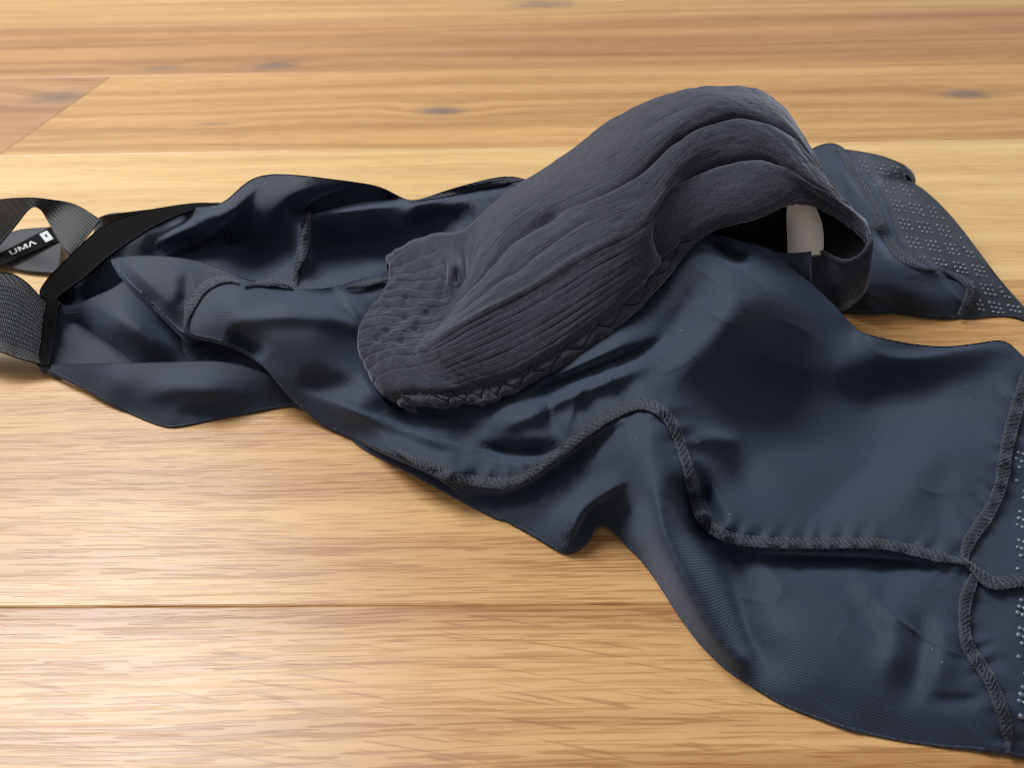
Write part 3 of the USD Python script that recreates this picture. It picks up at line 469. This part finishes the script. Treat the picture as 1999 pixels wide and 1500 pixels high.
# --- seat pad: quilted loft from the nose at the left up over the arch to the open end at the right
pad = [
 [(800, 792, 1.8), (742, 756, 2.0), (709, 698, 2.3), (702, 648, 2.6), (730, 592, 2.8), (757, 545, 3.0), (754, 502, 3.2)],
 [(850, 794, 2.0), (795, 738, 2.6), (765, 680, 2.8), (770, 640, 2.9), (790, 590, 3.0), (805, 545, 3.2), (800, 477, 3.5)],
 [(900, 791, 2.1), (855, 738, 2.8), (815, 680, 3.0), (835, 642, 2.9), (855, 597, 3.1), (870, 545, 3.4), (855, 458, 3.7)],
 [(945, 784, 2.2), (905, 724, 3.0), (858, 662, 3.6), (880, 622, 3.4), (897, 580, 3.4), (910, 530, 3.6), (905, 452, 3.9)],
 [(1000, 769, 2.4), (972, 700, 3.4), (948, 612, 4.3), (945, 570, 4.4), (950, 520, 4.4), (950, 470, 4.5), (955, 405, 4.4)],
 [(1090, 719, 2.9), (1078, 645, 4.0), (1060, 552, 5.0), (1045, 500, 5.3), (1030, 445, 5.3), (1030, 400, 5.5), (1025, 352, 5.3)],
 [(1180, 655, 3.6), (1184, 575, 4.8), (1180, 480, 6.0), (1165, 430, 6.4), (1140, 392, 6.5), (1125, 340, 6.6), (1120, 288, 6.5)],
 [(1268, 580, 4.3), (1266, 510, 5.4), (1270, 430, 6.6), (1268, 385, 7.1), (1245, 340, 7.5), (1225, 280, 7.9), (1205, 226, 7.9)],
 [(1365, 470, 5.4), (1345, 420, 6.3), (1335, 350, 7.3), (1335, 310, 7.9), (1325, 268, 8.4), (1322, 225, 8.8), (1312, 184, 8.9)],
 [(1470, 427, 6.4), (1465, 365, 7.3), (1461, 306, 8.0), (1445, 268, 8.5), (1420, 228, 9.0), (1405, 198, 9.3), (1392, 170, 9.3)],
 [(1555, 393, 6.8), (1550, 360, 7.3), (1530, 323, 7.9), (1520, 285, 8.4), (1506, 238, 8.9), (1492, 205, 9.1), (1475, 177, 9.1)],
 [(1630, 414, 6.4), (1612, 382, 7.0), (1583, 355, 7.5), (1578, 320, 7.8), (1563, 280, 8.3), (1550, 248, 8.5), (1528, 212, 8.7)],
 [(1697, 470, 5.7), (1686, 436, 6.0), (1662, 408, 6.3), (1638, 386, 6.7), (1615, 366, 7.0), (1602, 345, 7.3), (1585, 295, 7.8)]]
NU, NV = 640, 400
PG = loft(pad, NU, NV); PN = grid_normals(PG); PN *= np.sign((PN @ np.array([0, -0.5, 1.0])).mean())
U, Vv = np.meshgrid(np.linspace(0, len(pad) - 1, NU), np.linspace(0, 6, NV), indexing='ij')
def sm(x, a, b):
    t = np.clip((x - a) / (b - a), 0, 1); return t * t * (3 - 2 * t)
nz = lambda s, seed, o=3: fbm(np.stack([U, Vv * 0.9, 0 * U], -1), s, seed, o)
D = np.zeros_like(U)
wv = 0.10 * nz(1.3, 21)
vB = 2.0 + wv * 3; vA = 4.0 + wv * 3
D -= 0.0032 * np.exp(-np.abs(Vv - vB) / 0.075) * sm(U, 6.3, 8.2) * (1 - 0.8 * sm(U, 11.2, 12))       # grooves between the quilted rolls
D -= 0.0032 * np.exp(-np.abs(Vv - vA) / 0.075) * sm(U, 5.6, 8.0) * (1 - 0.8 * sm(U, 11.0, 12))
D -= 0.0022 * np.exp(-np.abs(Vv - vA) / 0.16) * sm(U, 2.6, 3.6) * (1 - sm(U, 5.2, 6.5)) * (0.6 + 1.2 * np.clip(nz(2.2, 5), -0.3, 0.5))
D -= 0.0016 * np.exp(-np.abs(Vv - 3.1 - wv * 4) / 0.12) * sm(U, 2.8, 4) * (1 - sm(U, 5.2, 6.4))
D += 0.0012 * np.exp(-((Vv - 2.05 - wv) / 0.14) ** 2) * sm(U, 2.4, 3.6) * (1 - sm(U, 5.5, 7))       # edge where the top turns to the side
for a, b in ((0.15, 2.0), (2.0, 4.0), (4.0, 6.3)):
    D += 0.0012 * np.sin(np.pi * np.clip((Vv - a) / (b - a), 0, 1)) ** 0.7 * sm(U, 6.0, 8.4)
D -= 0.0036 * np.exp(-np.abs(U - 7.35 + 0.25 * (Vv - 1) + wv) / 0.10) * (1 - sm(Vv, 1.2, 2.0)) * sm(Vv, 0.1, 0.5)   # crease running down to the edge
D -= 0.0028 * np.exp(-((U - 5.35) / 0.22) ** 2 - ((Vv - 4.05) / 0.16) ** 2)                                    # dent
for k in range(15):                                                                                                     # long fine lines along the top
    v0 = 2.15 + 0.27 * k + 0.07 * fbm(np.stack([U * 0.6, 0 * U + k * 2.3, 0 * U], -1), 1.0, 130 + k, 2)
    D -= 0.00024 * np.exp(-((Vv - v0) / 0.018) ** 2) * sm(U, 2.6, 3.8) * (1 - sm(U, 7.5, 9.5)) * np.clip(0.45 + 2.0 * fbm(np.stack([U * 0.9, 0 * U + k, 0 * U], -1), 1.0, 160 + k, 2), 0, 1.2)
for k in range(10):                                                                                                     # ribs of the knit along the side
    v0 = 0.62 + 0.145 * k + 0.02 * fbm(np.stack([U * 0.7, 0 * U + k * 3.1, 0 * U], -1), 1.0, 30 + k, 2)
    D -= 0.00032 * np.exp(-((Vv - v0) / 0.020) ** 2) * sm(U, 1.2, 3.2) * (1 - sm(U, 6.0, 7.0)) * np.clip(0.7 + 1.5 * fbm(np.stack([U * 1.3, 0 * U + k, 0 * U], -1), 1.0, 60 + k, 2), 0, 1.3)
lobe = (1 - sm(U + 0.25 * (Vv - 3), 2.2, 3.0))
py_l = np.interp(U, [0, 1, 2, 3], [0, 0.1, 0.15, 0.2])
for k in range(14):                                                                                                     # rows across the nose
    v0 = 1.2 + 0.36 * k + 0.12 * U + 0.06 * nz(1.0, 90 + k, 2); D -= 0.00026 * np.exp(-((Vv - v0) / 0.045) ** 2) * lobe
D += 0.0022 * lobe * nz(2.0, 7, 2) + 0.0004 * lobe * sm(Vv, 1.6, 2.6) * nz(5.0, 8, 2)
D += 0.0032 * np.exp(-((U - 2.35) / 0.38) ** 2 - ((Vv - 5.15) / 0.33) ** 2) - 0.0036 * np.exp(-((U - 2.45) / 0.10) ** 2 - ((Vv - 5.0) / 0.16) ** 2) - 0.003 * np.exp(-((U - 2.78) / 0.16) ** 2 - ((Vv - 5.1) / 0.45) ** 2)   # crumpled knob
D -= 0.0022 * np.exp(-((U - 2.0) / 0.08) ** 2) * np.exp(-((Vv - 5.1) / 0.3) ** 2)
for a, b in ((0.6, 3.7), (1.15, 3.45), (0.85, 2.9), (1.6, 3.0), (1.35, 2.35), (0.55, 2.5), (1.75, 3.7), (1.0, 4.2)): D -= 0.0011 * np.exp(-((U - a) / 0.10) ** 2 - ((Vv - b) / 0.14) ** 2)
edge = np.exp(-Vv / 0.42) * (1 - sm(U, 7.6, 8.4)); lend = np.exp(-U / 0.35) * (Vv < 6.1)
vz = 0.14 + 0.36 * np.abs(((U * 3.1 + 0.35 * nz(1.5, 77)) % 2) - 1) + 0.05 * nz(3.0, 78)
D -= 0.0017 * np.exp(-np.abs(Vv - vz) / 0.05) * sm(U, 0.9, 2.0) * (1 - sm(U, 7.5, 8.1)) * (0.8 + 0.8 * nz(2.0, 79)) + 0.0016 * np.exp(-((Vv - 0.5) / 0.12) ** 2) * (1 - sm(U, 7.5, 8.1))
D += 0.0014 * edge * sm(U, 0.6, 2.0) * (fbm(np.stack([U * 3.4, Vv * 0.8, 0 * U], -1), 1.0, 40, 2) + 0.35 * np.abs(np.sin(U * 7.5 + 1.2 * nz(1.1, 3))) - 0.2)
D += 0.0013 * np.maximum(lend, np.exp(-((Vv - 0.3) / 0.5) ** 2) * (1 - sm(U, 2.5, 4))) * fbm(np.stack([U * 4, Vv * 2.2, 0 * U], -1), 1.0, 41, 2)
D += 0.0012 * nz(2.4, 13, 3) + 0.00018 * nz(7.0, 14, 2) + 0.00005 * nz(30.0, 15, 2)
PG = PG + PN * D[..., None]
PN = grid_normals(PG); PN *= np.sign((PN @ np.array([0, -0.5, 1.0])).mean())
# rims: near edge folds under by the foam's thickness; far edge and right end run down behind
def pad_mesh(G, N):
    a, b = G.shape[:2]; inw = G[:, 1] - G[:, 0]; inw /= np.linalg.norm(inw, axis=1, keepdims=True)
    near = [G[:, 0] - inw * 0.0008 - N[:, 0] * 0.0008, G[:, 0] - inw * 0.0007 - N[:, 0] * 0.0020, G[:, 0] + inw * 0.0002 - N[:, 0] * 0.0028, G[:, 0] + inw * 0.004 - N[:, 0] * 0.0034]
    up = np.array([0, 0, 1.0]); outw = G[:, -1] - G[:, -4]; outw[:, 2] = 0; outw /= np.maximum(np.linalg.norm(outw, axis=1, keepdims=True), 1e-6); outw = 0.5 * outw + [0.0, 0.5, 0]; zz = G[:, -1, 2:3] - 0.012
    far = [G[:, -1] + outw * o - up * zz * d for o, d in ((0.004, 0.03), (0.008, 0.10), (0.011, 0.24), (0.012, 0.45), (0.010, 0.8))]
    G = np.stack(near[::-1] + [G[:, j] for j in range(b)] + far, 1)
    # left end turns under
    lft = G[0] - G[3]; lft /= np.maximum(np.linalg.norm(lft, axis=1, keepdims=True), 1e-6)
    L1 = G[0] + lft * 0.0006 - up * 0.0008; L2 = G[0] + lft * 0.0004 - up * 0.002; L3 = G[0] - lft * 0.003 - up * 0.0034
    z = G[-1, :, 2:3] - 0.02; r = np.array([0.6, 0.35, 0]); s = sm(np.linspace(0, 1, G.shape[1]), 0.06, 0.3)[:, None]
    R = [G[-1] + s * (r * o - up * z * d) for o, d in ((0.004, 0.05), (0.007, 0.18), (0.008, 0.4), (0.006, 0.75))]
    return np.concatenate([[L3, L2, L1], G, np.array(R)], 0)
PM = pad_mesh(PG, PN); pf = grid_faces(*PM.shape[:2]); pv = PM.reshape(-1, 3)
obj('seat_pad', (pv, orient(pv, pf)), M_pad, BIB, label='charcoal quilted seat pad arching up to an open end')
PADP = BIB + '/seat_pad'
# zigzag thread near the pad's edge
from scipy.interpolate import RegularGridInterpolator
PI_ = RegularGridInterpolator((U[:, 0], Vv[0]), PG + PN * 0.00005, bounds_error=False, fill_value=None)
jz = int(0.3 / 6 * NV); dense_u = np.linspace(1.6, 7.9, 900); dense_v = np.interp(dense_u, U[:, 0], vz[:, jz])
obj('zigzag_stitching', tube(PI_(np.c_[dense_u, dense_v]), 0.00022, 5), M_black, PADP)
# lower lip of the open end and what is seen inside
G = loft([[(1560, 500, 4.2), (1565, 560, 3.6), (1580, 600, 2.6)], [(1600, 490, 4.5), (1606, 550, 3.7), (1622, 605, 2.4)], [(1625, 503, 4.7), (1640, 560, 3.7), (1645, 604, 2.4)], [(1655, 510, 4.9), (1668, 552, 3.9), (1662, 592, 2.6)], [(1683, 496, 5.3), (1690, 535, 4.4), (1677, 578, 3.0)], [(1698, 470, 5.75), (1697, 505, 5.0), (1688, 552, 3.7)]], 90, 50)
N = grid_normals(G); N *= np.sign((N @ np.array([0, -1.0, 0.3])).mean()); G = G + N * (0.0012 * fbm(G, 120, 3) + 0.0004 * fbm(G, 500, 4))[..., None]
obj('pad_lower_lip', thicken(G, 0.0022), M_pad, BIB)
G = loft([[(1300, 410, 6.1), (1300, 450, 4.8), (1310, 490, 4.2)], [(1365, 440, 5.6), (1368, 470, 4.5), (1372, 500, 4.2)], [(1450, 418, 6.0), (1442, 460, 4.6), (1460, 495, 4.2)], [(1540, 386, 6.5), (1540, 440, 4.9), (1545, 505, 4.0)], [(1600, 390, 6.4), (1606, 445, 5.2), (1608, 505, 4.4)], [(1650, 420, 6.2), (1655, 466, 5.3), (1655, 512, 4.8)], [(1696, 466, 5.65), (1695, 476, 5.5), (1692, 490, 5.3)]], 70, 40)
rim = curve(P(*np.array([(1604, 492, 4.62), (1626, 503, 4.78), (1655, 510, 4.98), (1683, 496, 5.38), (1697, 474, 5.75), (1690, 446, 5.98), (1666, 418, 6.3), (1632, 406, 6.45), (1596, 396, 6.6), (1556, 394, 6.75)]).T), n=160)
obj('pad_rim', tube(rim + 0.0004 * np.stack([fbm(rim, 900, k) for k in (1, 2, 3)], 1), 0.00085 + 0.0005 * fbm(rim, 1500, 9), 8), M_pad, BIB)
obj('pad_lining', thicken(G, 0.001), M_fleece, BIB)
G = loft([[(1534, 392, 6.4), (1540, 440, 5.2), (1541, 500, 4.2)], [(1560, 384, 6.55), (1568, 440, 5.4), (1572, 500, 4.4)], [(1580, 386, 6.5), (1602, 440, 5.4), (1604, 500, 4.45)]], 40, 60)
v, f = thicken(G, 0.0022); obj('foam_core', (v, f), M_foam, BIB)
G = loft([[(1496, 492, 4.75), (1510, 530, 4.2), (1530, 600, 2.8)], [(1545, 495, 4.85), (1550, 530, 4.3), (1565, 600, 2.9)], [(1584, 492, 4.95), (1584, 525, 4.6), (1586, 580, 3.4)]], 30, 50)
obj('lining_tab', thicken(G, 0.0007), M_navy, BIB)

# --- waist hem band and straps
obj('waist_hem', ribbon([((78, 578, 2.1), (110, 600, 1.7)), ((90, 550, 2.35), (122, 574, 1.95)), ((135, 502, 2.9), (162, 545, 2.3)), ((192, 450, 3.2), (212, 503, 2.7)), ((250, 423, 3.3), (272, 460, 2.9)), ((330, 404, 3.1), (345, 423, 2.9)), ((425, 396, 3.4), (432, 401, 3.3))], 160, 12, 0.0012, noise=0.0012), M_black, BIB)
obj('waist_hem', ribbon([((92, 572, 2.1), (118, 594, 1.9)), ((86, 612, 1.7), (110, 622, 1.4)), ((80, 665, 1.1), (104, 668, .9)), ((74, 714, .5), (98, 714, .5))], 80, 10, 0.0012, noise=0.0014), M_black, BIB)
S = [((195, 430, 2.7), (139, 503, 2.3)), ((160, 407, 3.1), (112, 466, 2.6)), ((118, 392, 3.5), (90, 425, 2.9)), ((60, 386, 3.8), (64, 404, 3.45)), ((15, 387, 3.5), (32, 438, 2.3)), ((-35, 398, 2.8), (-8, 485, 1.0)), ((-90, 440, 1.8), (-60, 540, .3))]
st = obj('shoulder_strap', ribbon(S, 160, 30, 0.0014), M_strap, BIB, label='twisted black strap standing up in an arch')
st2 = obj('shoulder_strap', ribbon([((-80, 486, .5), (-70, 536, .2)), ((0, 464, .55), (0, 519, .2)), ((40, 450, .7), (38, 527, .2)), ((85, 446, .8), (78, 532, .2)), ((125, 436, .9), (115, 535, .25))], 120, 24, 0.0013), M_grey, BIB, label='grey underside of strap lying flat with woven label')
st3 = obj('shoulder_strap', ribbon([((-90, 600, 1.8), (-80, 690, .6)), ((-40, 550, 2.7), (-40, 684, 1.0)), ((0, 534, 3.0), (0, 688, 1.1)), ((34, 540, 2.9), (28, 698, .9)), ((62, 562, 2.5), (55, 706, .7)), ((88, 594, 1.9), (78, 713, .5))], 140, 40, 0.0014, bow=0.001), M_strap, BIB, label='wide black webbing strap below the label')
obj('strap_end', ribbon([((186, 452, 1.4), (184, 470, 1.3)), ((190, 432, 2.2), (192, 458, 2.0)), ((204, 420, 2.9), (222, 440, 2.4)), ((240, 415, 3.1), (256, 426, 2.8)), ((310, 406, 3.1), (318, 412, 2.9))], 90, 12, 0.0012), M_strap, BIB)
# woven texture of the wide strap: rows of raised yarn bricks, its edge stitched
yarn = []
Gs = loft([[(0 - 90, 600, 1.8), (-80, 690, .6)], [(-40, 550, 2.7), (-40, 684, 1.0)], [(0, 534, 3.0), (0, 688, 1.1)], [(34, 540, 2.9), (28, 698, .9)], [(62, 562, 2.5), (55, 706, .7)], [(88, 594, 1.9), (78, 713, .5)]], 140, 40)
Ns = grid_normals(Gs); Ns *= np.sign((Ns @ np.array([0, -0.5, 1.0])).mean()); vv = np.linspace(0, 1, 40)
Si = RegularGridInterpolator((np.linspace(0, 1, 140), vv), Gs + Ns * (0.00075 + 0.001 * (4 * vv * (1 - vv) - 0.5))[None, :, None])
for r_ in range(17):
    v0 = 0.05 + 0.9 * r_ / 16
    for k in range(46):
        u0 = (k + 0.5 * (r_ % 2)) / 47 + 0.004
        yarn.append(tube(Si(np.c_[np.full(4, u0) + np.array([0, 0.003, 0.003, 0]), np.linspace(v0 - 0.026, v0 + 0.026, 4)]), 0.00022, 4))
for v0 in (0.015, 0.985):
    for k in range(90): yarn.append(tube(Si(np.c_[np.linspace(k / 90, k / 90 + 0.006, 3), np.full(3, v0)]), 0.0003, 4))
obj('webbing_yarns', join(yarn), M_thread, st3, kind='stuff')
def flat(q, z): q = np.asarray(q, float); return P(q[..., 0], q[..., 1], z)
def strapz(q): q = np.asarray(q, float); return np.interp(q[..., 1], [440, 534], [0.86, 0.28]) + 0.11
G0 = np.array([[(-20, 503), (-8, 522)], [(35, 477), (45, 500)], [(76, 455), (92, 479)], [(112, 437), (128, 463)]], float)
G = np.stack([curve(G0[:, k], n=40) for k in (0, 1)], 1); G = G[:, :1] + (G[:, 1:] - G[:, :1]) * np.linspace(0, 1, 8)[None, :, None]
lb = obj('woven_label', thicken(P(G[..., 0], G[..., 1], strapz(G)), 0.0004), M_black, st2)
def print2d(mesh, o, ex, ey, name):
    v = np.array(mesh.vertices); q = np.array(o) + v[:, :1] * np.array(ex) + v[:, 1:2] * np.array(ey)
    obj(name, (P(q[:, 0], q[:, 1], strapz(q) + 0.03 + v[:, 2] * 0.03), np.array(mesh.faces)), M_print, lb, smooth=False)
def word(t):
    mm = meshkit.text_mesh(t, 1.0, 1.0, bold=True); mm.apply_translation([-mm.bounds[0, 0], 0, 0]); return mm
tx = word('UMΛ'); wd = tx.bounds[1, 0]
print2d(tx, (22, 498), np.array((50, -22.5)) / wd, (-5.0, -7.5), 'label_word')
sq = trimesh.creation.extrude_polygon(Polygon([(0, 0), (1, 0), (1, 1), (0, 1)], [[(.42, .42), (.42, .72), (.66, .72), (.66, .42)]]), 1.0, engine='earcut')
print2d(sq, (89.5, 473), (15, -7.0), (-13, -16.0), 'label_emblem')

# --- lint and a stray thread
fib = []
for _ in range(26):
    q = np.array([rng.uniform(420, 1900), rng.uniform(560, 1350)])
    if not Polygon(leg_outline).buffer(-15).contains(shapely.Point(q)): continue
    p = R_leg.at(q, 0.03); d = rng.normal(0, 1, 3); d[2] = abs(d[2]) * 0.3; d /= np.linalg.norm(d); L = rng.uniform(0.0003, 0.0009)
    fib.append(tube(np.array([p, p + d * L * 0.5 + [0, 0, 0.0001], p + d * L]), 0.00004, 4))
obj('lint', join(fib), M_lint, kind='stuff', label='tiny pale lint specks scattered on the navy cloth')
